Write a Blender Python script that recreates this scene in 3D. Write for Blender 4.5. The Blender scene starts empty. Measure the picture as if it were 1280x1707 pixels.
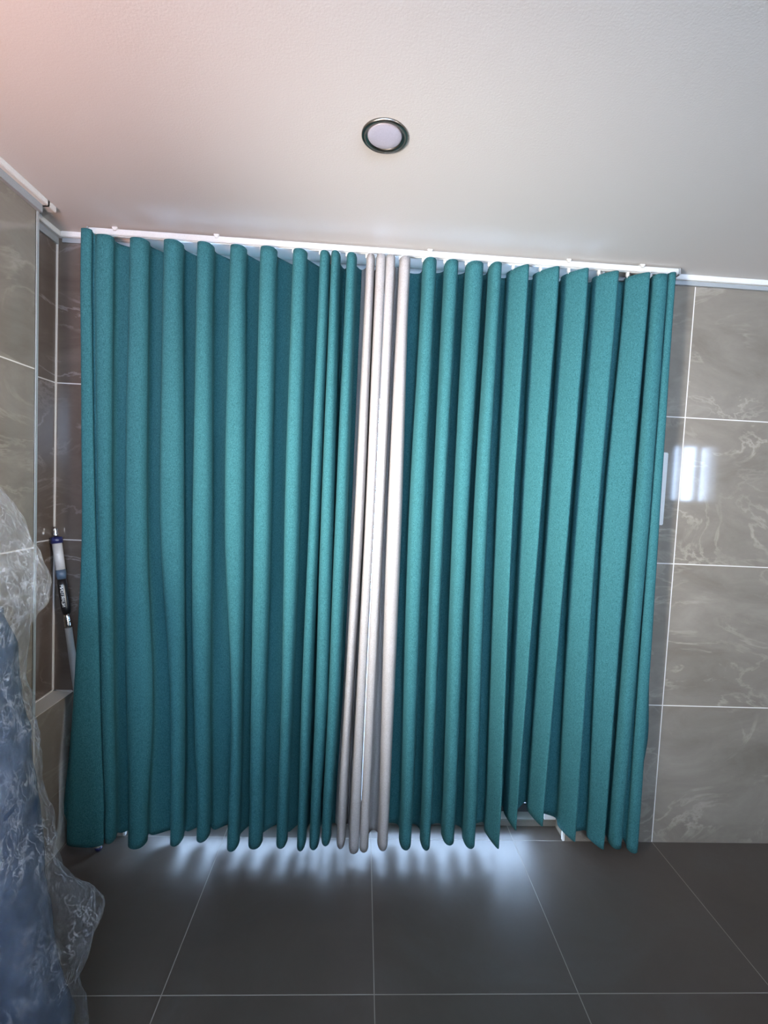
import bpy, bmesh, math, random
from mathutils import Vector, Matrix, noise
random.seed(4)
S = bpy.context.scene
COL = S.collection

# ------------------------------------------------------------------ camera
cam_data = bpy.data.cameras.new('camera')
cam = bpy.data.objects.new('camera', cam_data)
COL.objects.link(cam)
R_ = Vector((0.99792933, -0.04462492, 0.04632128))
U_ = Vector((-0.04389727, 0.0538486, 0.99758376))
F_ = Vector((0.04701143, 0.99755147, -0.05177819))
M = Matrix((R_, U_, -F_)).transposed().to_4x4()
M.translation = Vector((-0.05653, -1.8745, 1.45538))
cam.matrix_world = M
cam_data.sensor_fit = 'HORIZONTAL'
cam_data.sensor_width = 36.0
cam_data.lens = 36.0 * 783.5 / 1280.0
cam_data.clip_start = 0.02
S.camera = cam

# ------------------------------------------------------------------ world (daylight outside)
w = bpy.data.worlds.new('daylight'); S.world = w; w.use_nodes = True
bg = w.node_tree.nodes['Background']
bg.inputs[0].default_value = (0.52, 0.70, 1.0, 1)
bg.inputs[1].default_value = 54.0

# ------------------------------------------------------------------ lights
def area(name, loc, target, sx, sy, power, color, spread=180):
    l = bpy.data.lights.new(name, 'AREA'); l.shape = 'RECTANGLE'
    l.size = sx; l.size_y = sy; l.energy = power; l.color = color
    l.spread = math.radians(spread)
    o = bpy.data.objects.new(name, l); COL.objects.link(o)
    o.location = loc
    d = Vector(target) - Vector(loc)
    o.rotation_euler = d.to_track_quat('-Z', 'Y').to_euler()
    return o
# key lamp added before the closed left wall, raking across the folds
area('left_key_light', (-1.12, -1.75, 1.33), (0.42, 0.0, 1.50), 0.55, 0.50, 62, (1.0, 0.98, 0.94), 74)
# extra warm lamp added for the pink tint on the ceiling
area('warm_ceiling_fill', (-0.90, -1.95, 1.35), (-0.95, -0.80, 2.35), 0.4, 0.4, 12, (1.0, 0.50, 0.36), 104)
# daylight from the windows in the front wall
area('front_window_daylight', (0.1, -3.25, 1.93), (0.3, 0.0, 1.9), 2.0, 0.6, 2.5, (1.0, 0.96, 0.90), 120)
area('right_fill', (2.6, -3.1, 1.7), (-1.16, -0.75, 1.5), 0.5, 0.6, 12, (1.0, 0.97, 0.90), 40)  # fill lamp added to brighten the left wall; no window here
area('side_fill', (4.6, -1.7, 1.5), (0.5, -0.6, 1.1), 1.6, 1.4, 6, (1.0, 0.96, 0.90))  # added fill lamp from the right, where the wall is closed
# upward fill lamp added behind the camera to brighten the ceiling
area('ceiling_fill', (0.0, -2.5, 0.45), (0.2, -1.2, 2.35), 2.2, 0.4, 9, (1.0, 0.87, 0.79), 110)

S.view_settings.view_transform = 'Standard'
S.view_settings.look = 'None'
S.view_settings.exposure = -0.32
S.view_settings.gamma = 1.0
S.view_settings.use_curve_mapping = False

# ------------------------------------------------------------------ material helpers
class N:
    def __init__(s, name):
        s.m = bpy.data.materials.new(name); s.m.use_nodes = True
        s.t = s.m.node_tree; s.b = s.t.nodes['Principled BSDF']
        s.out = s.t.nodes['Material Output']
    def n(s, kind, **kw):
        x = s.t.nodes.new(kind)
        for k, v in kw.items(): setattr(x, k, v)
        return x
    def l(s, a, b): s.t.links.new(a, b)
    def math(s, op, a, b=None, clamp=False):
        x = s.n('ShaderNodeMath', operation=op); x.use_clamp = clamp
        for i, v in enumerate((a, b)):
            if v is None: continue
            if isinstance(v, (int, float)): x.inputs[i].default_value = v
            else: s.l(v, x.inputs[i])
        return x.outputs[0]
    def mix(s, f, a, b):
        x = s.n('ShaderNodeMix', data_type='RGBA')
        for i, v in ((0, f), (6, a), (7, b)):
            if isinstance(v, (int, float)): x.inputs[i].default_value = v
            elif isinstance(v, tuple): x.inputs[i].default_value = v + (1,)
            else: s.l(v, x.inputs[i])
        return x.outputs[2]
    def ramp(s, f, stops):
        x = s.n('ShaderNodeValToRGB'); e = x.color_ramp.elements
        while len(e) < len(stops): e.new(0.5)
        for i, (p, c) in enumerate(stops):
            e[i].position = p; e[i].color = (c if isinstance(c, tuple) else (c, c, c)) + (1,)
        s.l(f, x.inputs[0]); return x.outputs[0]
    def noise(s, vec, scale, detail=2, rough=.5, dist=0):
        x = s.n('ShaderNodeTexNoise')
        x.inputs['Scale'].default_value = scale; x.inputs['Detail'].default_value = detail
        x.inputs['Roughness'].default_value = rough; x.inputs['Distortion'].default_value = dist
        if vec is not None: s.l(vec, x.inputs['Vector'])
        return x.outputs[0]
    def bump(s, h, strength, dist=.001):
        x = s.n('ShaderNodeBump'); x.inputs['Strength'].default_value = strength
        x.inputs['Distance'].default_value = dist
        s.l(h, x.inputs['Height']); s.l(x.outputs[0], s.b.inputs['Normal'])
    def set(s, **kw):
        for k, v in kw.items():
            i = s.b.inputs[k.replace('_', ' ')]
            if isinstance(v, tuple): i.default_value = v + (1,)
            elif isinstance(v, (int, float)): i.default_value = v
            else: s.l(v, i)

def plain(name, col, rough=.5, metal=0, bump=0, scale=300, **kw):
    k = N(name); tc = k.n('ShaderNodeTexCoord').outputs['Object']
    nz = k.noise(tc, scale, 3)
    c2 = tuple(x * .86 for x in col)
    k.set(Base_Color=k.mix(nz, c2, tuple(min(1, x * 1.1) for x in col)), Roughness=rough, Metallic=metal, **kw)
    if bump: k.bump(nz, bump)
    return k.m

def tile_material(name, uaxis, uoff, usize, vaxis, voff, vsize, cols, vein, grout, gw, rough, vein_amt=.8, spec=.5, grain=0.0):
    k = N(name)
    pos = k.n('ShaderNodeNewGeometry').outputs['Position']
    sp = k.n('ShaderNodeSeparateXYZ'); k.l(pos, sp.inputs[0])
    def cell(ax, off, size):
        q = k.math('DIVIDE', k.math('SUBTRACT', sp.outputs[ax], off), size)
        fl = k.math('FLOOR', k.math('ADD', q, 0.5))
        d = k.math('MULTIPLY', k.math('ABSOLUTE', k.math('SUBTRACT', q, fl)), size)
        return k.math('FLOOR', q), k.math('LESS_THAN', d, gw)
    iu, gu = cell(uaxis, uoff, usize); iv, gv = cell(vaxis, voff, vsize)
    g = k.math('MAXIMUM', gu, gv)
    cmb = k.n('ShaderNodeCombineXYZ'); k.l(iu, cmb.inputs[0]); k.l(iv, cmb.inputs[1])
    wn = k.n('ShaderNodeTexWhiteNoise'); k.l(cmb.outputs[0], wn.inputs[0])
    sc = k.n('ShaderNodeVectorMath', operation='SCALE'); k.l(wn.outputs['Color'], sc.inputs[0]); sc.inputs['Scale'].default_value = 7
    ad = k.n('ShaderNodeVectorMath', operation='ADD'); k.l(pos, ad.inputs[0]); k.l(sc.outputs[0], ad.inputs[1])
    mp = k.n('ShaderNodeMapping'); k.l(ad.outputs[0], mp.inputs[0])
    mp.inputs['Rotation'].default_value = (math.radians(35), math.radians(42), math.radians(20))
    mp.inputs['Scale'].default_value = (1, 1, 2.1)
    v = mp.outputs[0]
    base = k.ramp(k.noise(v, 2.6, 8, .62, .8), [(0.3, cols[0]), (0.52, cols[1]), (0.72, cols[2])])
    ridge = k.math('ABSOLUTE', k.math('SUBTRACT', k.noise(v, 2.0, 7, .58, 1.6), .5))
    vm = k.math('MULTIPLY', k.ramp(ridge, [(0, 1.0), (.028, 0.0)]), k.ramp(k.noise(v, 3.5, 3), [(.42, 0.0), (.68, 1.0)]))
    fine = k.noise(v, 60, 3, .6)
    c = k.mix(k.math('MULTIPLY', vm, vein_amt), base, vein)
    c = k.mix(k.math('MULTIPLY', fine, .12), c, tuple(x * .55 for x in cols[0]))
    c = k.mix(g, c, grout)
    rg = k.math('ADD', k.math('MULTIPLY', g, .6), k.math('ADD', rough, k.math('MULTIPLY', fine, .04)))
    k.set(Base_Color=c, Roughness=rg)
    k.b.inputs['Specular IOR Level'].default_value = spec
    k.bump(k.math('SUBTRACT', k.math('MULTIPLY', k.noise(pos, 700, 2), grain), g), .35, .001)
    return k.m

XJ, PH = 1.2398, -0.0036
WALLC = [(.148, .126, .100), (.186, .160, .129), (.224, .195, .160)]
m_wall_back = tile_material('stone_tile_back', 0, XJ, 1.2, 2, PH, .6, WALLC, (.31, .275, .225), (.54, .50, .44), .0021, .035)
m_wall_left = tile_material('stone_tile_left', 1, -.224 - 1.2, 1.2, 2, PH, .6, WALLC, (.31, .275, .225), (.54, .50, .44), .0021, .06)
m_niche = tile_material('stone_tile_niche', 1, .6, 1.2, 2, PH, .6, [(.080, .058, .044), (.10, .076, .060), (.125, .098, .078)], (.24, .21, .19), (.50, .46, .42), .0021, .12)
m_floor = tile_material('dark_floor_tile', 0, XJ, .6, 1, -.6, .6, [(.062, .048, .039), (.072, .056, .045), (.080, .067, .058)], (.08, .075, .07), (.25, .225, .20), .0014, .36, .15, .5, .45)

k = N('ceiling_paper')
tc = k.n('ShaderNodeNewGeometry').outputs['Position']
a = k.noise(tc, 190, 3, .6)
k.set(Base_Color=(.51, .49, .465), Roughness=.75); k.bump(a, .32, .0012)
m_ceil = k.m
m_plaster = plain('painted_plaster', (.70, .66, .62), .8)
m_white = plain('white_plastic', (.50, .485, .45), .35)
m_trim = plain('white_trim', (.60, .585, .55), .45)
m_trimsh = plain('shaded_trim_lip', (.26, .27, .27), .5)  # grey carries the shadow of the recess below the cornice
m_alu = plain('brushed_aluminium', (.50, .53, .52), .38, .55)
m_caulk = plain('white_caulk', (.55, .50, .46), .6)
m_frame = plain('grey_door_frame', (.55, .57, .58), .45)
m_sill = plain('stone_threshold', (.13, .12, .10), .5)
m_dark = plain('dark_rubber', (.03, .03, .032), .5)
m_conc = plain('pale_patio_stone', (.20, .20, .20), .8, scale=30)
m_nickel = plain('brushed_nickel', (.20, .19, .17), .28, 1.0, scale=120)
m_diff = plain('frosted_diffuser', (.40, .39, .46), .3)
m_chrome = plain('chrome', (.75, .75, .75), .18, 1.0)
m_navy = plain('navy_plastic', (.012, .014, .07), .35)
m_grip = plain('pale_grey_plastic', (.46, .44, .42), .45)
m_slate = plain('slate_blue_plastic', (.06, .09, .13), .4)
m_black = plain('black_plastic', (.008, .008, .009), .3)
m_tube = plain('grey_tube', (.24, .24, .23), .42)
m_letter = plain('silver_lettering', (.55, .54, .52), .4)

def fabric(name, c, dark, sheen=.12):
    k = N(name)
    tc = k.n('ShaderNodeTexCoord').outputs['Object']
    mp = k.n('ShaderNodeMapping'); k.l(tc, mp.inputs[0]); mp.inputs['Scale'].default_value = (1, 1, .45)
    a = k.noise(mp.outputs[0], 420, 4, .7)
    mp2 = k.n('ShaderNodeMapping'); k.l(tc, mp2.inputs[0]); mp2.inputs['Scale'].default_value = (2.2, 2.2, 3.5)
    b = k.noise(mp2.outputs[0], 110, 3, .6)
    h = k.math('ADD', k.math('MULTIPLY', a, .6), k.math('MULTIPLY', b, .4))
    col = k.ramp(h, [(.36, dark), (.62, c)])
    k.set(Base_Color=col, Roughness=.92)
    k.b.inputs['Sheen Weight'].default_value = sheen
    k.b.inputs['Sheen Tint'].default_value = c + (1,)
    k.b.inputs['Specular IOR Level'].default_value = .15
    k.bump(h, .35, .0012)
    return k.m
m_teal = fabric('teal_fabric', (.038, .133, .141), (.010, .058, .065))
m_beige = fabric('beige_fabric', (.33, .305, .29), (.24, .222, .212), .05)
m_tape = plain('heading_tape', (.58, .60, .60), .8)

k = N('door_glass')
tr = k.n('ShaderNodeBsdfTransparent'); gl = k.n('ShaderNodeBsdfGlossy'); mx = k.n('ShaderNodeMixShader')
tr.inputs[0].default_value = (.93, .96, .97, 1); gl.inputs['Roughness'].default_value = .02
mx.inputs[0].default_value = .07
k.l(tr.outputs[0], mx.inputs[1]); k.l(gl.outputs[0], mx.inputs[2]); k.l(mx.outputs[0], k.out.inputs[0])
m_glass = k.m

k = N('clear_plastic_film')
tc = k.n('ShaderNodeTexCoord').outputs['Object']
nz = k.noise(tc, 26, 6, .6, 1.2); nb = k.noise(tc, 9, 3, .5, .6)
k.set(Base_Color=(.50, .53, .56), Roughness=.10)
k.bump(k.math('ADD', nz, nb), .8, .012)
ms = k.n('ShaderNodeMapping'); k.l(tc, ms.inputs[0]); ms.inputs['Scale'].default_value = (1.2, 1.2, .55); tcs = ms.outputs[0]
def crease(scale, dist, width):
    return k.ramp(k.math('ABSOLUTE', k.math('SUBTRACT', k.noise(tcs, scale, 4, .55, dist), .5)), [(0, 1.0), (width, 0.0)])
cr = k.math('MAXIMUM', k.math('MAXIMUM', crease(7, 1.4, .012), crease(15, 1.0, .020)), crease(34, .8, .03))  # whitish lines along the creases, painting in the film's highlights
cr = k.math('MULTIPLY', cr, k.ramp(nb, [(.40, 0.0), (.60, 1.0)]))
tr = k.n('ShaderNodeBsdfTransparent'); tr.inputs[0].default_value = (.97, .98, .98, 1)
lw = k.n('ShaderNodeLayerWeight'); lw.inputs[0].default_value = .25
f = k.math('ADD', .03, k.math('MULTIPLY', lw.outputs['Facing'], .15))
f = k.math('ADD', f, k.math('MULTIPLY', cr, .36), True)
mx = k.n('ShaderNodeMixShader'); k.l(f, mx.inputs[0]); k.l(tr.outputs[0], mx.inputs[1]); k.l(k.b.outputs[0], mx.inputs[2])
k.l(mx.outputs[0], k.out.inputs[0])
m_film = k.m
m_blue = plain('blue_padding', (.022, .036, .064), .5, bump=.3, scale=40)

# ------------------------------------------------------------------ mesh helpers
def link(name, bm, mat, parent=None, smooth=False):
    me = bpy.data.meshes.new(name); bm.to_mesh(me); bm.free()
    mats = mat if isinstance(mat, list) else [mat]
    for x in mats: me.materials.append(x)
    if smooth:
        for p in me.polygons: p.use_smooth = True
    o = bpy.data.objects.new(name, me); COL.objects.link(o)
    if parent: o.parent = parent
    return o
def box(bm, x0, x1, y0, y1, z0, z1, bevel=0):
    b = bmesh.new()
    bmesh.ops.create_cube(b, size=1)
    for v in b.verts:
        v.co = Vector((x0 + (v.co.x + .5) * (x1 - x0), y0 + (v.co.y + .5) * (y1 - y0), z0 + (v.co.z + .5) * (z1 - z0)))
    if bevel: bmesh.ops.bevel(b, geom=b.edges[:], offset=bevel, segments=2, affect='EDGES')
    t = bpy.data.meshes.new('t'); b.to_mesh(t); b.free(); bm.from_mesh(t); bpy.data.meshes.remove(t)
    return bm
def B(*a, **k): return box(bmesh.new(), *a, **k)
def structure(name, bm, mat, label=None, parent=None):
    o = link(name, bm, mat, parent)
    if parent is None:
        o['kind'] = 'structure'
        if label: o['label'] = label
    return o
def thing(name, label, cat, loc=(0, 0, 0), group=None):
    o = bpy.data.objects.new(name, None); COL.objects.link(o); o.location = loc
    o.empty_display_size = .05
    o['label'] = label; o['category'] = cat
    if group: o['group'] = group
    return o
def tube(bm, pts, radii, seg=20, cap=True):
    rings = []
    for i, p in enumerate(pts):
        p = Vector(p)
        d = (Vector(pts[min(i + 1, len(pts) - 1)]) - Vector(pts[max(i - 1, 0)])).normalized()
        a = d.orthogonal().normalized(); b = d.cross(a)
        a = Vector((1, 0, 0)) - d * d.x; a.normalize(); b = d.cross(a)
        rings.append([bm.verts.new(p + (a * math.cos(t) + b * math.sin(t)) * radii[i]) for t in [2 * math.pi * j / seg for j in range(seg)]])
    for q, r in zip(rings, rings[1:]):
        for j in range(seg): bm.faces.new((q[j], q[(j + 1) % seg], r[(j + 1) % seg], r[j]))
    if cap: bm.faces.new(rings[0][::-1]); bm.faces.new(rings[-1])
    bmesh.ops.recalc_face_normals(bm, faces=bm.faces[:])
    return bm
def lathe(bm, prof, seg=64, cx=0, cy=0):
    rings = [[bm.verts.new((cx + r * math.cos(2 * math.pi * j / seg), cy + r * math.sin(2 * math.pi * j / seg), z)) for j in range(seg)] for r, z in prof]
    for q, r in zip(rings, rings[1:]):
        for j in range(seg): bm.faces.new((q[j], q[(j + 1) % seg], r[(j + 1) % seg], r[j]))
    return bm, rings

# ------------------------------------------------------------------ room
H = 2.353
XL, XF, YC = -1.243, -1.165, -.224       # niche wall, front part of left wall, corner between them
XO0, XO1 = -.96, .855                    # door opening in the back wall
structure('floor', B(XL - .1, 5.1, -3.5, .32, -.1, 0), m_floor, 'dark grey 60 cm floor tiles')
structure('ceiling', B(XL - .15, 5.1, -3.5, .32, H, H + .12), m_ceil, 'white textured ceiling')
bm = B(XL - .15, XO0, 0, .3, 0, H); box(bm, XO1, 5.1, 0, .3, 0, H)
structure('wall_back', bm, m_wall_back, 'back wall of polished grey stone tiles around the sliding door')
structure('wall_left', B(XF - .4, XF, -3.5, YC, PH + .6, H), m_wall_left, 'left wall of grey stone tiles')
structure('wall_left_base', B(XF - .4, XF, -3.5, 0, 0, PH + .6), m_wall_left, 'low tiled wall carrying the ledge at the left')
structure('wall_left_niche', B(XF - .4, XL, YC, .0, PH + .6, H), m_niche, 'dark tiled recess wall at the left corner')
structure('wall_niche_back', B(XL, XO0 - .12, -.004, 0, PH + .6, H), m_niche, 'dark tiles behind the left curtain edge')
# side and front walls of the room, behind the camera
bm = B(5.0, 5.1, -3.5, 0, 0, H)
structure('wall_right', bm, m_plaster)
bm = bmesh.new()
for a in ((XF, -1.0, 0, H), (-1.0, 1.2, 0, 1.6), (-1.0, 1.2, 2.25, H), (1.2, 3.44, 0, H), (3.93, 5.1, 0, H), (3.44, 3.93, 0, 1.45), (3.44, 3.93, 2.10, H)):
    box(bm, a[0], a[1], -3.5, -3.3, a[2], a[3])
structure('wall_front', bm, m_plaster)
structure('wall_light_blocker', B(XF, 1.9, -2.75, -2.68, 0, 1.42), m_plaster)  # unseen low wall added to keep light off the lower curtain and floor
# window frame in the front wall (seen mirrored in the tiles)
wf = bmesh.new()
for x0, x1 in ((3.44, 3.455), (3.535, 3.575), (3.735, 3.80), (3.915, 3.93)): box(wf, x0, x1, -3.4, -3.36, 1.45, 2.10)
for z0, z1 in ((1.45, 1.47), (2.08, 2.10)): box(wf, 3.44, 3.93, -3.4, -3.36, z0, z1)
structure('window_1', wf, m_frame)
wf = bmesh.new()
for y0, y1 in ((-2.10, -2.05), (-1.45, -1.40)): box(wf, XF, XF + .02, y0, y1, 1.1, 1.74)
for z0, z1 in ((1.09, 1.14), (1.70, 1.75)): box(wf, XF, XF + .02, -2.1, -1.40, z0, z1)
structure('key_lamp_frame', wf, m_frame)  # frame added around the key lamp; the wall behind has no opening
wf = bmesh.new()
for x0, x1 in ((-1.0, -.95), (.08, .13), (1.15, 1.2)): box(wf, x0, x1, -3.42, -3.36, 1.6, 2.25)
structure('window_2', wf, m_frame)
# patio outside the sliding door, and a slab added to block the sky
structure('floor_outside', B(-4, 4, .32, 5, -.14, -.04), m_conc)

structure('sky_blocker_outside', B(-4, 4, .30, 3.2, 2.40, 2.6), m_conc, 'slab added over the patio to hide the high sky')
# sliding door in the opening
d = bmesh.new()
box(d, XO0, XO1, .085, .17, H - .035, H)
box(d, XO0, XO0 + .05, .085, .17, .03, H - .035); box(d, XO1 - .05, XO1, .085, .17, .03, H - .035)
door = structure('door_1', d, m_frame, 'glazed sliding door behind the curtains')
structure('threshold', B(XO0, XO1, .082, .17, 0, .030, bevel=.003), m_sill, parent=door)
for x0, x1, y in ((XO0 + .05, -.03, .10), (-.07, XO1 - .05, .135)):
    s = bmesh.new()
    box(s, x0, x1, y, y + .03, H - .085, H - .035)
    box(s, x0, x0 + .045, y, y + .03, .065, H - .085); box(s, x1 - .045, x1, y, y + .03, .03, H - .085)
    sash = structure('sash', s, m_frame, parent=door)
    structure('bottom_rail', B(x0 + .045, x1 - .045, y, y + .03, .03, .070), m_dark, parent=sash)
    structure('pane', B(x0 + .045, x1 - .045, y + .012, y + .018, .065, H - .085), m_glass, parent=sash)
# white tile edging on the reveal corners
structure('trim_1', B(XO1 - .006, XO1 + .004, -.003, .012, 0, H, bevel=.002), m_trim, 'white tile edging at the right side of the door opening')
structure('trim_2', B(XO0 - .004, XO0 + .006, -.003, .012, 0, H, bevel=.002), m_trim, 'white tile edging at the left side of the door opening')

# ceiling cornices
def cornice(name, x0, x1, y0, y1, label, axis):
    bm = bmesh.new()
    box(bm, x0, x1, y0, y1, H - .020, H, bevel=.002)
    o = structure(name, bm, m_trim, label)
    if axis == 'x': structure('trim_lip', B(x0, x1, y0 + .012, y1, H - .036, H - .020), m_trimsh, parent=o)
    elif axis == 'y': structure('trim_lip', B(x0, x1 - .016, y0, min(y1, YC if x0 == XF else y1), H - .044, H - .020), m_trimsh, parent=o)
    return o
cornice('trim_3', XF, XF + .030, -3.3, YC + .045, 'white cornice along the top of the left wall', 'y')
cornice('trim_4', XL, XL + .022, YC + .045, 0, 'white cornice in the recess', 'y')
cornice('trim_5', XL + .022, XO0, -.022, 0, 'white cornice over the recess back', 'x')
cornice('trim_6', XO1, 5.0, -.022, 0, 'white cornice along the top of the back wall at right', 'x')
cornice('trim_7', XF - .06, XF + .030, YC, YC + .012, 'short cornice return at the wall corner', 'z')
structure('trim_8', B(XF - .012, XF + .003, YC - .012, YC + .004, PH + .6, H - .04, bevel=.003), m_alu, 'metal edge strip on the left wall corner')
structure('trim_9', B(XL, XL + .005, -.009, -.004, PH + .6, H - .04), m_caulk, 'white joint in the recess corner')
structure('trim_10', B(XL, XF - .06, -.009, -.004, PH + .6, PH + .604), m_caulk)
structure('trim_11', B(XL, XL + .005, YC, -.009, PH + .6, PH + .604), m_caulk)
structure('trim_12', B(XL, XF - .004, -.009, -.004, PH + .6, PH + .604), m_caulk)

# ------------------------------------------------------------------ downlight
LX, LY = -.040, -.625
dl = thing('recessed_downlight', 'round recessed ceiling downlight with a brushed metal ring, switched off', 'ceiling light', (LX, LY, H))
bm, _ = lathe(bmesh.new(), [(.0595, -.0005), (.0595, -.004), (.057, -.0065), (.050, -.0065), (.0445, -.003), (.0435, -.0005)])
link('metal_ring', bm, m_nickel, dl, True)['label'] = 'brushed metal ring'
bm, rg = lathe(bmesh.new(), [(.0440, -.0006), (.0435, -.0035), (.041, -.0045), (.030, -.0052), (.012, -.0056), (.0004, -.0057)])
link('diffuser', bm, m_diff, dl, True)['label'] = 'frosted white diffuser'

# ------------------------------------------------------------------ curtain track
RY0, RY1 = -.075, -.052
tk = thing('curtain_track', 'slim white curtain track screwed to the ceiling above the curtains', 'curtain rail', (0, -.06, H))
def local(bm, o):
    for v in bm.verts: v.co -= o.location
    return bm
bm = bmesh.new()
box(bm, -1.090, 1.118, RY0, RY1, H - .0275, H - .006, bevel=.002)
box(bm, -1.090, 1.118, RY0 + .008, RY1 - .008, H - .0295, H - .027)
link('rail', local(bm, tk), m_white, tk)
for x in (-1.094, 1.122):
    link('end_cap', local(B(x - .004, x + .004, RY0 - .001, RY1 + .001, H - .029, H - .004, bevel=.0015), tk), m_tube, tk)
for x in (-.995, -.632, .155, .685, .972):
    bm = B(x - .010, x + .010, RY0 - .004, RY1 + .004, H - .007, H, bevel=.0015)
    box(bm, x - .006, x + .006, RY0 - .005, RY0, H - .014, H - .005, bevel=.001)
    link('bracket', local(bm, tk), m_white, tk)

# ------------------------------------------------------------------ curtains
# every fold: hem height, then (height, left edge, right edge) of its front ridge
LEFT=[
    (0.038, [(2.114, -1.098, -1.062), (1.237, -1.083, -1.035), (0.602, -1.106, -1.008), (0.195, -1.124, -0.987)]),
    (0.053, [(2.118, -1.047, -0.99), (1.239, -1.022, -0.979), (0.605, -1.002, -0.962), (0.198, -0.982, -0.948)]),
    (0.038, [(2.125, -0.935, -0.871), (1.243, -0.934, -0.856), (0.607, -0.918, -0.821), (0.199, -0.9, -0.831)]),
    (0.045, [(2.133, -0.816, -0.75), (1.248, -0.807, -0.723), (0.611, -0.755, -0.704), (0.201, -0.743, -0.698)]),
    (0.062, [(2.14, -0.697, -0.64), (1.253, -0.689, -0.62), (0.614, -0.668, -0.608), (0.203, -0.644, -0.597)]),
    (0.032, [(2.148, -0.58, -0.522), (1.258, -0.57, -0.498), (0.617, -0.525, -0.487), (0.204, -0.524, -0.48)]),
    (0.035, [(2.155, -0.471, -0.41), (1.263, -0.462, -0.399), (0.619, -0.453, -0.397), (0.206, -0.445, -0.392)]),
    (0.044, [(2.163, -0.352, -0.3), (1.267, -0.347, -0.291), (0.622, -0.335, -0.292), (0.207, -0.335, -0.293)]),
    (0.035, [(2.169, -0.253, -0.215), (1.271, -0.257, -0.217), (0.624, -0.258, -0.219), (0.208, -0.254, -0.221)]),
    (0.035, [(2.172, -0.211, -0.178), (1.273, -0.211, -0.163), (0.625, -0.205, -0.158), (0.209, -0.207, -0.169)]),
    (0.056, [(2.176, -0.154, -0.117), (1.275, -0.157, -0.112), (0.627, -0.156, -0.112), (0.21, -0.16, -0.123)]),
    (0.044, [(2.18, -0.08, -0.05), (1.278, -0.084, -0.05), (0.628, -0.091, -0.062), (0.211, -0.099, -0.066)]),
    (0.023, [(2.183, -0.044, -0.017), (1.28, -0.042, -0.01), (0.629, -0.045, -0.01), (0.212, -0.049, -0.012)]),
]
RIGHT=[
    (0.03, [(2.101, -0.007, 0.025), (1.282, -0.006, 0.026), (0.212, -0.008, 0.026)]),
    (0.039, [(2.104, 0.043, 0.083), (1.284, 0.044, 0.098), (0.213, 0.063, 0.103)]),
    (0.04, [(2.11, 0.132, 0.182), (1.287, 0.128, 0.187), (0.215, 0.151, 0.198)]),
    (0.042, [(2.115, 0.214, 0.264), (1.291, 0.217, 0.263), (0.216, 0.235, 0.273)]),
    (0.064, [(2.12, 0.295, 0.36), (1.295, 0.3, 0.356), (0.217, 0.321, 0.369)]),
    (0.048, [(2.125, 0.383, 0.427), (1.298, 0.38, 0.431), (0.218, 0.408, 0.454)]),
    (0.053, [(2.129, 0.45, 0.53), (1.302, 0.468, 0.525), (0.22, 0.497, 0.547)]),
    (0.128, [(2.136, 0.552, 0.646), (1.306, 0.563, 0.633), (0.221, 0.578, 0.612)]),
    (0.144, [(2.143, 0.664, 0.756), (1.31, 0.667, 0.743), (0.222, 0.67, 0.72)]),
    (0.086, [(2.15, 0.785, 0.873), (1.314, 0.771, 0.859), (0.224, 0.798, 0.854)]),
    (0.05, [(2.158, 0.906, 0.991), (1.319, 0.882, 0.983), (0.226, 0.917, 0.976)]),
    (0.054, [(2.165, 1.009, 1.06), (1.324, 1.008, 1.06), (0.227, 1.002, 1.047)]),
    (0.039, [(2.168, 1.065, 1.091), (1.327, 1.065, 1.102), (0.228, 1.072, 1.114)]),
]
FILM = [(1.373, -0.868), (1.356, -0.855), (1.328, -0.839), (1.268, -0.816), (1.229, -0.79), (1.209, -0.769), (1.179, -0.776), (1.146, -0.786), (1.113, -0.81), (1.064, -0.825), (0.988, -0.83), (0.892, -0.819), (0.822, -0.808), (0.752, -0.8), (0.666, -0.786), (0.609, -0.769), (0.537, -0.751), (0.48, -0.73), (0.436, -0.7), (0.399, -0.645), (0.362, -0.648), (0.3, -0.663), (0.251, -0.69), (0.199, -0.7), (0.158, -0.689)]
BLUE = [(1.11, -0.88), (1.084, -0.864), (1.043, -0.848), (0.974, -0.838), (0.898, -0.827), (0.829, -0.813), (0.766, -0.805), (0.695, -0.795), (0.623, -0.788), (0.537, -0.779), (0.45, -0.768), (0.377, -0.754), (0.288, -0.739), (0.229, -0.72), (0.158, -0.705)]

YF = -.112
def interp(lv, z):
    lv = sorted(lv)
    if z <= lv[0][0]: return lv[0][1]
    if z >= lv[-1][0]: return lv[-1][1]
    for i in range(len(lv) - 1):
        if lv[i][0] <= z <= lv[i + 1][0]:
            z0, a = lv[i]; z1, b = lv[i + 1]
            s0 = (b - lv[i - 1][1]) / (z1 - lv[i - 1][0]) if i > 0 else (b - a) / (z1 - z0)
            s1 = (lv[i + 2][1] - a) / (lv[i + 2][0] - z0) if i + 2 < len(lv) else (b - a) / (z1 - z0)
            h = z1 - z0; t = (z - z0) / h
            return (2*t**3-3*t*t+1)*a + (t**3-2*t*t+t)*h*s0 + (-2*t**3+3*t*t)*b + (t**3-t*t)*h*s1
ROUND = ((.12, .28, .012), (.0, .64, .008), (.15, .92, .003), (.5, 1.0, 0), (.85, .92, .003), (1.0, .64, .008), (.88, .28, .012))
LEAN_WIDE = ((.27, .12, .016), (.17, .42, .012), (.34, .68, .008), (.62, .91, .003), (.86, 1.0, 0), (1.0, .76, .003), (.88, .34, .010))
def ridge_top(n, i): return 2.324 if (i == 0 and n == len(LEFT) and SIDE == 'L') else (2.316 if (i == n - 1 and SIDE == 'R') else 2.306)
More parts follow.
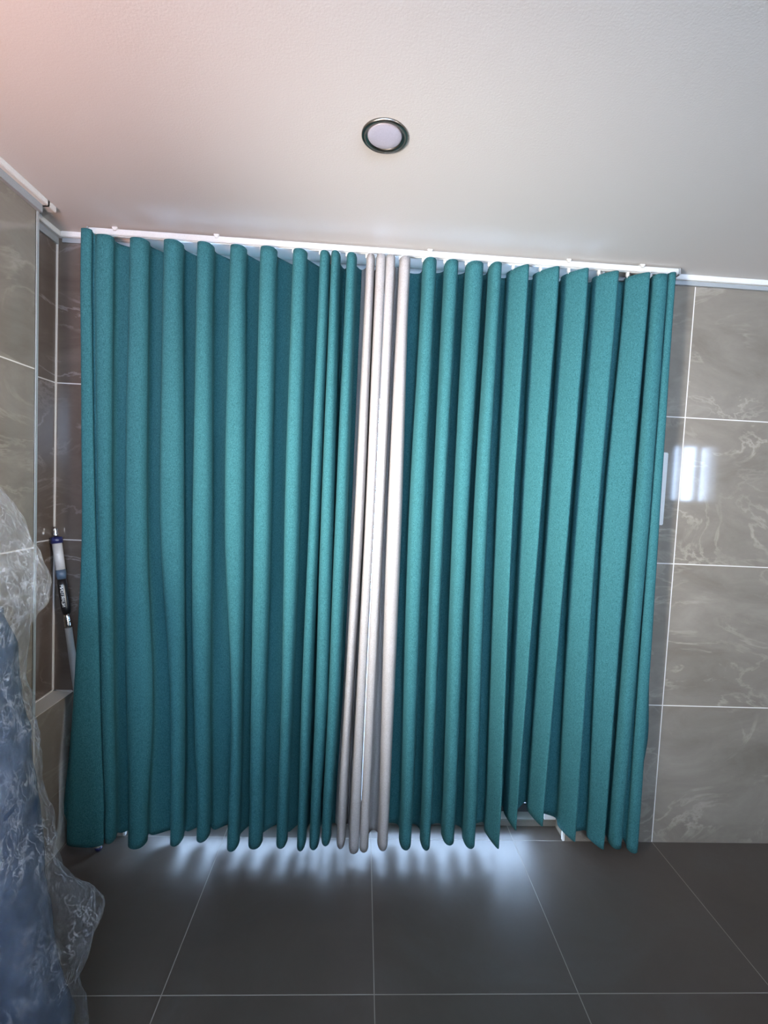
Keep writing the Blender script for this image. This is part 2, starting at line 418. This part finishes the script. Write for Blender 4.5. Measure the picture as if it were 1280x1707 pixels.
def ribbon(folds, trough_hem, trough_depth, trough_top, first, last, ridge_depth, shape):
    """control columns: (x(z), y(z), hem, top, kind)"""
    n = len(folds); cols = []
    ed = [([(z, l) for z, l, r in f[1]], [(z, r) for z, l, r in f[1]]) for f in folds]
    cols.append(first)
    for i in range(n):
        L_, R__ = ed[i]; hem = folds[i][0]; rd = ridge_depth(i)
        if i > 0:
            PR = ed[i - 1][1]
            top_w = interp(L_, 2.1) - interp(PR, 2.1)
            for q, tf in enumerate((.08, .92) if top_w > .045 else (.5,)):
                cols.append((lambda z, a=PR, b=L_, tf=tf: interp(a, z) + tf * (interp(b, z) - interp(a, z)), trough_depth(i) if (q == 1 or SIDE == 'R' or top_w <= .045) else .55 * trough_depth(i) - .035, trough_hem(i), trough_top(i), 't%d' % i if q == 0 else ''))
        sh = list(shape(i))
        if SIDE == 'L' and i == n - 1: sh = sh[:-1]
        if SIDE == 'R' and i == 0: sh = sh[1:]
        for fx, fd, dh in sh:
            cols.append((lambda z, a=L_, b=R__, fx=fx: interp(a, z) + fx * (interp(b, z) - interp(a, z)),
                         (fd, rd, i), hem + dh, ridge_top(n, i) , 'r%d' % i))
    cols.append(last)
    return cols
def build_cloth(cols, SUB=5, NZ=96):
    n = len(cols); rows = []
    def depth(j, z):
        d = cols[j][1]
        if isinstance(d, tuple):
            fd, rd, i = d
            back = BACK(cols, j)
            return back + (rd(z) - back) * fd
        return d
    def BACK(cols, j):
        a = j
        while a > 0 and isinstance(cols[a][1], tuple): a -= 1
        b = j
        while b < n - 1 and isinstance(cols[b][1], tuple): b += 1
        da, db = cols[a][1], cols[b][1]
        if isinstance(da, tuple): da = -.07
        if isinstance(db, tuple): db = -.07
        c = (j - a) / (b - a)
        return da * (1 - c) + db * c
    params = []
    for j in range(n - 1):
        for s in range(SUB): params.append((j, s / SUB))
    params.append((n - 2, 1.0))
    for k in range(NZ + 1):
        t = k / NZ; row = []
        cp = []
        for j in range(n):
            z = cols[j][2] + (cols[j][3] - cols[j][2]) * t
            x = cols[j][0](z)
            cp.append((x, depth(j, z), z))
        for j, s in params:
            p0 = cp[max(j - 1, 0)]; p1 = cp[j]; p2 = cp[min(j + 1, n - 1)]; p3 = cp[min(j + 2, n - 1)]
            q = [.5 * (2*p1[c] + (p2[c]-p0[c])*s + (2*p0[c]-5*p1[c]+4*p2[c]-p3[c])*s*s + (3*p1[c]-p0[c]-3*p2[c]+p3[c])*s**3) for c in range(3)]
            x, y, z = q
            w1 = noise.noise(Vector((x * 9, 3.1, z * 1.6))) * .0035 * min(1, (2.3 - z) * 2)
            w2 = noise.noise(Vector((x * 22, 7.7, z * 5))) * .0012
            row.append(Vector((x + w1 * .35, min(y + w1 + w2, -.008 if (x < -.93 or x > .83) else .05), z)))
        rows.append(row)
    return rows, params
def cloth_piece(name, rows, c0, c1, mat, parent, label=None):
    bm = bmesh.new()
    vs = [[bm.verts.new(r[c] - parent.location) for c in range(c0, c1 + 1)] for r in rows]
    for a, b in zip(vs, vs[1:]):
        for i in range(len(a) - 1): bm.faces.new((a[i], a[i + 1], b[i + 1], b[i]))
    o = link(name, bm, mat, parent, True)
    s = o.modifiers.new('thickness', 'SOLIDIFY'); s.thickness = .0022; s.offset = 0
    if label: o['label'] = label
    return o
def dat(folds, idx, side, vals):
    f = folds[idx]; lv = list(f[1])
    for q, v in enumerate(vals):
        z, l, r = lv[q]; lv[q] = (z, v, r) if side == 'l' else (z, l, v)
    folds[idx] = (f[0], lv)
dat(LEFT, 12, 'r', [-.0102, -.0096, -.0124, -.0112])
dat(RIGHT, 0, 'l', [-.0068, -.0062, -.0070])
fy = lambda i, amp=.004: (lambda z: YF + amp * math.sin(i * 2.3 + z * 1.3))

def left_first(z): return interp([(2.12, -1.104), (1.24, -1.090), (.62, -1.116), (.195, -1.148)], z)
lc = thing('curtain', 'left teal curtain with a narrow beige border on its right edge', 'curtain', (-.55, -.06, 2.3), 'pair of pleated door curtains')
SIDE = 'L'
cols = ribbon(LEFT,
    lambda i: {1: .055, 2: .050, 3: .030, 4: .040, 5: .046}.get(i, .046),
    lambda i: {1: -.082, 2: -.022, 3: .012}.get(i, .026),
    lambda i: {1: 2.31, 2: 2.305}.get(i, 2.305),
    (left_first, -.080, .150, 2.324, 'e'), (lambda z: interp([(z_, r) for z_, l, r in LEFT[12][1]], z), -.084, .034, 2.304, 'e'),
    lambda i: fy(i, .003), lambda i: ROUND)
rows, params = build_cloth(cols)
def col_of(cols, kind, params, SUB=5):
    j = [q for q, c in enumerate(cols) if c[4] == kind][0]
    return j * SUB
cs = col_of(cols, 't11', params)
cloth_piece('teal_panel', rows, 0, cs, m_teal, lc, 'teal pleated fabric panel')
cloth_piece('beige_border', rows, cs, len(rows[0]) - 1, m_beige, lc, 'narrow beige pleated border')
leftcols = cols
rc = thing('curtain', 'right teal curtain with a narrow beige border on its left edge', 'curtain', (.55, -.06, 2.3), 'pair of pleated door curtains')
SIDE = 'R'
cols = ribbon(RIGHT,
    lambda i: {8: .095, 9: .110, 7: .055, 10: .050, 11: .060, 12: .075}.get(i, .046),
    lambda i: {1: -.010, 9: .018, 10: -.012, 12: -.070, 11: -.018}.get(i, .028),
    lambda i: {1: 2.305, 2: 2.308}.get(i, 2.314),
    (lambda z: interp([(z_, l) for z_, l, r in RIGHT[0][1]], z), -.082, .040, 2.304, 'e'),
    (lambda z: interp([(2.12, 1.089), (1.3, 1.100), (.62, 1.150), (.45, 1.156), (.195, 1.118)], z), -.045, .10, 2.31, 'e'),
    lambda i: fy(i + 4, .003), lambda i: LEAN_WIDE if 6 <= i <= 10 else ROUND)
rows2, params = build_cloth(cols)
cs2 = col_of(cols, 't2', params)
cloth_piece('beige_border', rows2, 0, cs2, m_beige, rc, 'narrow beige pleated border')
cloth_piece('teal_panel', rows2, cs2, len(rows2[0]) - 1, m_teal, rc, 'teal pleated fabric panel')

# gliders: small white carriers between the rail and the cloth, one per fold
def glider_bm(x):
    bm = B(x - .005, x + .005, -.069, -.058, 2.309, H - .0295, bevel=.001)
    box(bm, x - .0015, x + .0015, -.066, -.061, 2.303, 2.310)
    return bm
for par, rr in ((lc, rows), (rc, rows2)):
    top = rr[-1]; xs = []
    for a, b in zip(top, top[1:]):
        if (a.y + .0635) * (b.y + .0635) <= 0 and a.y != b.y:
            xs.append(a.x + (b.x - a.x) * (-.0635 - a.y) / (b.y - a.y))
    for q, x in enumerate(xs):
        if q % 2 == 1:
            o = link('glider', local(glider_bm(x), par), m_white, par)

# ------------------------------------------------------------------ telescopic pole leaning in the recess
P0 = Vector((-1.012, -.084, .0)); P1 = Vector((-1.2265, -.026, 1.2415))
ax = (P1 - P0).normalized(); LEN = (P1 - P0).length
pole = thing('telescopic_pole', 'telescopic pole with pale grip leaning in the left recess behind the curtain edge', 'pole', P0)
def seg(name, a, b, radii, mat, label=None, n=None, par=None):
    m = len(radii); pts = [ax * (a + (b - a) * i / (m - 1)) for i in range(m)]
    o = link(name, tube(bmesh.new(), pts, radii, 24), mat, par or pole, False)
    for p in o.data.polygons: p.use_smooth = len(p.vertices) == 4
    if label: o['label'] = label
    return o
seg('foot', .006, .022, [.009, .0125, .0125], m_navy, 'navy plastic foot')
seg('end_sleeve', .022, .060, [.0130, .0130], m_grip, 'white sleeve above the foot')
seg('tube', .060, LEN - .385, [.0125, .0125, .0125], m_tube, 'grey metal tube')
c = seg('connector', LEN - .385, LEN - .330, [.0105, .0125, .0110, .0125, .0105, .0110], m_chrome, 'chrome connector')
seg('printed_sleeve', LEN - .330, LEN - .195, [.0135, .0165, .0170, .0170, .0160, .0140], m_black, 'black sleeve with silver lettering')
seg('taper', LEN - .197, LEN - .160, [.0140, .0175, .0175], m_slate, 'slate blue taper')
seg('grip', LEN - .160, LEN - .058, [.0165, .0165], m_grip, 'pale grey grip')
seg('collar', LEN - .058, LEN - .034, [.0200, .0205, .0200], m_navy, 'navy collar')
seg('tip', LEN - .034, LEN + .006, [.0085, .0085, .0060, .0085, .0050], m_chrome, 'chrome threaded tip')
# silver letter-like marks along the black sleeve, facing the room
front = Vector((.25, -1, 0)); front = (front - ax * front.dot(ax)).normalized(); side = ax.cross(front).normalized()
bm = bmesh.new()
def stroke(u0, v0, u1, v1, wd=.0016):
    a = Vector((u0, v0)); b = Vector((u1, v1)); t = (b - a).normalized(); nn = Vector((-t.y, t.x)) * wd / 2
    qs = [a + nn, a - nn, b - nn, b + nn]
    def pt(q, r):
        ang = q.y / .0170
        return ax * q.x + (front * math.cos(ang) + side * math.sin(ang)) * r
    lo = [bm.verts.new(pt(q, .0165)) for q in qs]; hi = [bm.verts.new(pt(q, .0178)) for q in qs]
    bm.faces.new(hi)
    for i in range(4): bm.faces.new((lo[i], lo[(i + 1) % 4], hi[(i + 1) % 4], hi[i]))
u = LEN - .300; h = .0045; wl = .008; gp = .0105
LET = {'A': [(0,-1,.5,1),(.5,1,1,-1),(.25,-.1,.75,-.1)], 'N': [(0,-1,0,1),(0,1,1,-1),(1,-1,1,1)], 'R': [(0,-1,0,1),(0,1,.9,1),(.9,1,.9,0),(.9,0,0,0),(.4,0,1,-1)],
       'M': [(0,-1,0,1),(0,1,.5,0),(.5,0,1,1),(1,1,1,-1)], 'O': [(0,-1,0,1),(0,1,1,1),(1,1,1,-1),(1,-1,0,-1)], 'U': [(0,1,0,-1),(0,-1,1,-1),(1,-1,1,1)], 'I': [(.5,-1,.5,1)]}
for ch in 'NUARIONM'[::1]:
    for a0, b0, a1, b1 in LET[ch]: stroke(u + a0 * wl, b0 * h, u + a1 * wl, b1 * h)
    u += gp
link('lettering', bm, m_letter, pole, False)['label'] = 'silver lettering'
kb = link('clamp_knob', tube(bmesh.new(), [ax * .66 + Vector((.010, -.004, 0)), ax * .66 + Vector((.024, -.006, .002))], [.008, .010], 16), m_grip, pole)
kb['label'] = 'white clamp knob'

# ------------------------------------------------------------------ wall plate at the right of the curtain
wp = thing('wall_panel', 'slim white plastic wall plate half hidden behind the right curtain edge', 'wall plate', (1.12, 0, 1.5))
link('housing', local(B(1.08, 1.174, -.014, 0, 1.355, 1.65, bevel=.003), wp), m_white, wp)

# ------------------------------------------------------------------ wrapped blue bundle at the left
wb = thing('wrapped_bundle', 'tall blue bundle wrapped in crumpled clear plastic standing at the left wall', 'bundle', (-.95, -.85, 0))
def prof(tab, z):
    return interp(tab, z)
def loft(tab, zt, zb, nz, nt, ydepth, crump, seed, open_top, xback=-1.155):
    bm = bmesh.new(); ringz = []
    for k in range(nz + 1):
        z = zb + (zt - zb) * k / nz
        xr = prof(tab, z); a = (xr - xback) / 2; cx = (xr + xback) / 2
        ring = []
        for j in range(nt):
            t = 2 * math.pi * j / nt
            c, s = math.cos(t), math.sin(t)
            e = .75
            x = cx + a * math.copysign(abs(c) ** e, c); y = -.80 + ydepth * math.copysign(abs(s) ** e, s)
            p = Vector((x, y, z))
            q = Vector((x * 6, y * 6, z * 4)) + Vector((seed, 0, 0))
            r1 = 1 - 2 * abs(noise.noise(q)); q2 = q * 2.7; r2 = 1 - 2 * abs(noise.noise(q2)); r3 = 1 - 2 * abs(noise.noise(q * 6.1))
            dsp = (r1 * .5 + r2 * .32 + r3 * .18 - .45) * crump
            n_ = Vector((c, s, 0))
            p += n_ * dsp + Vector((0, 0, dsp * .5))
            p.x = max(p.x, XF + .003)
            p.z = max(p.z, .002)
            ring.append(bm.verts.new(p))
        ringz.append(ring)
    for q, r in zip(ringz, ringz[1:]):
        for j in range(nt): bm.faces.new((q[j], q[(j + 1) % nt], r[(j + 1) % nt], r[j]))
    if not open_top: bm.faces.new(ringz[-1])
    return bm
BL = BLUE + [(.08, -.700), (0, -.70)]
bm = loft(BL, 1.13, .0, 150, 120, .105, .012, 2.0, False)
link('blue_body', bm, m_blue, wb, True)['label'] = 'blue padded body'
FL = [(1.70, -1.02), (1.45, -.915)] + FILM + [(.08, -.672), (0, -.665)]
bm = loft(FL, 1.66, .0, 340, 240, .125, .024, 9.0, True)
link('plastic_wrap', bm, m_film, wb, True)['label'] = 'crumpled clear plastic film'
for o in list(wb.children):
    for v in o.data.vertices: v.co = v.co - wb.location
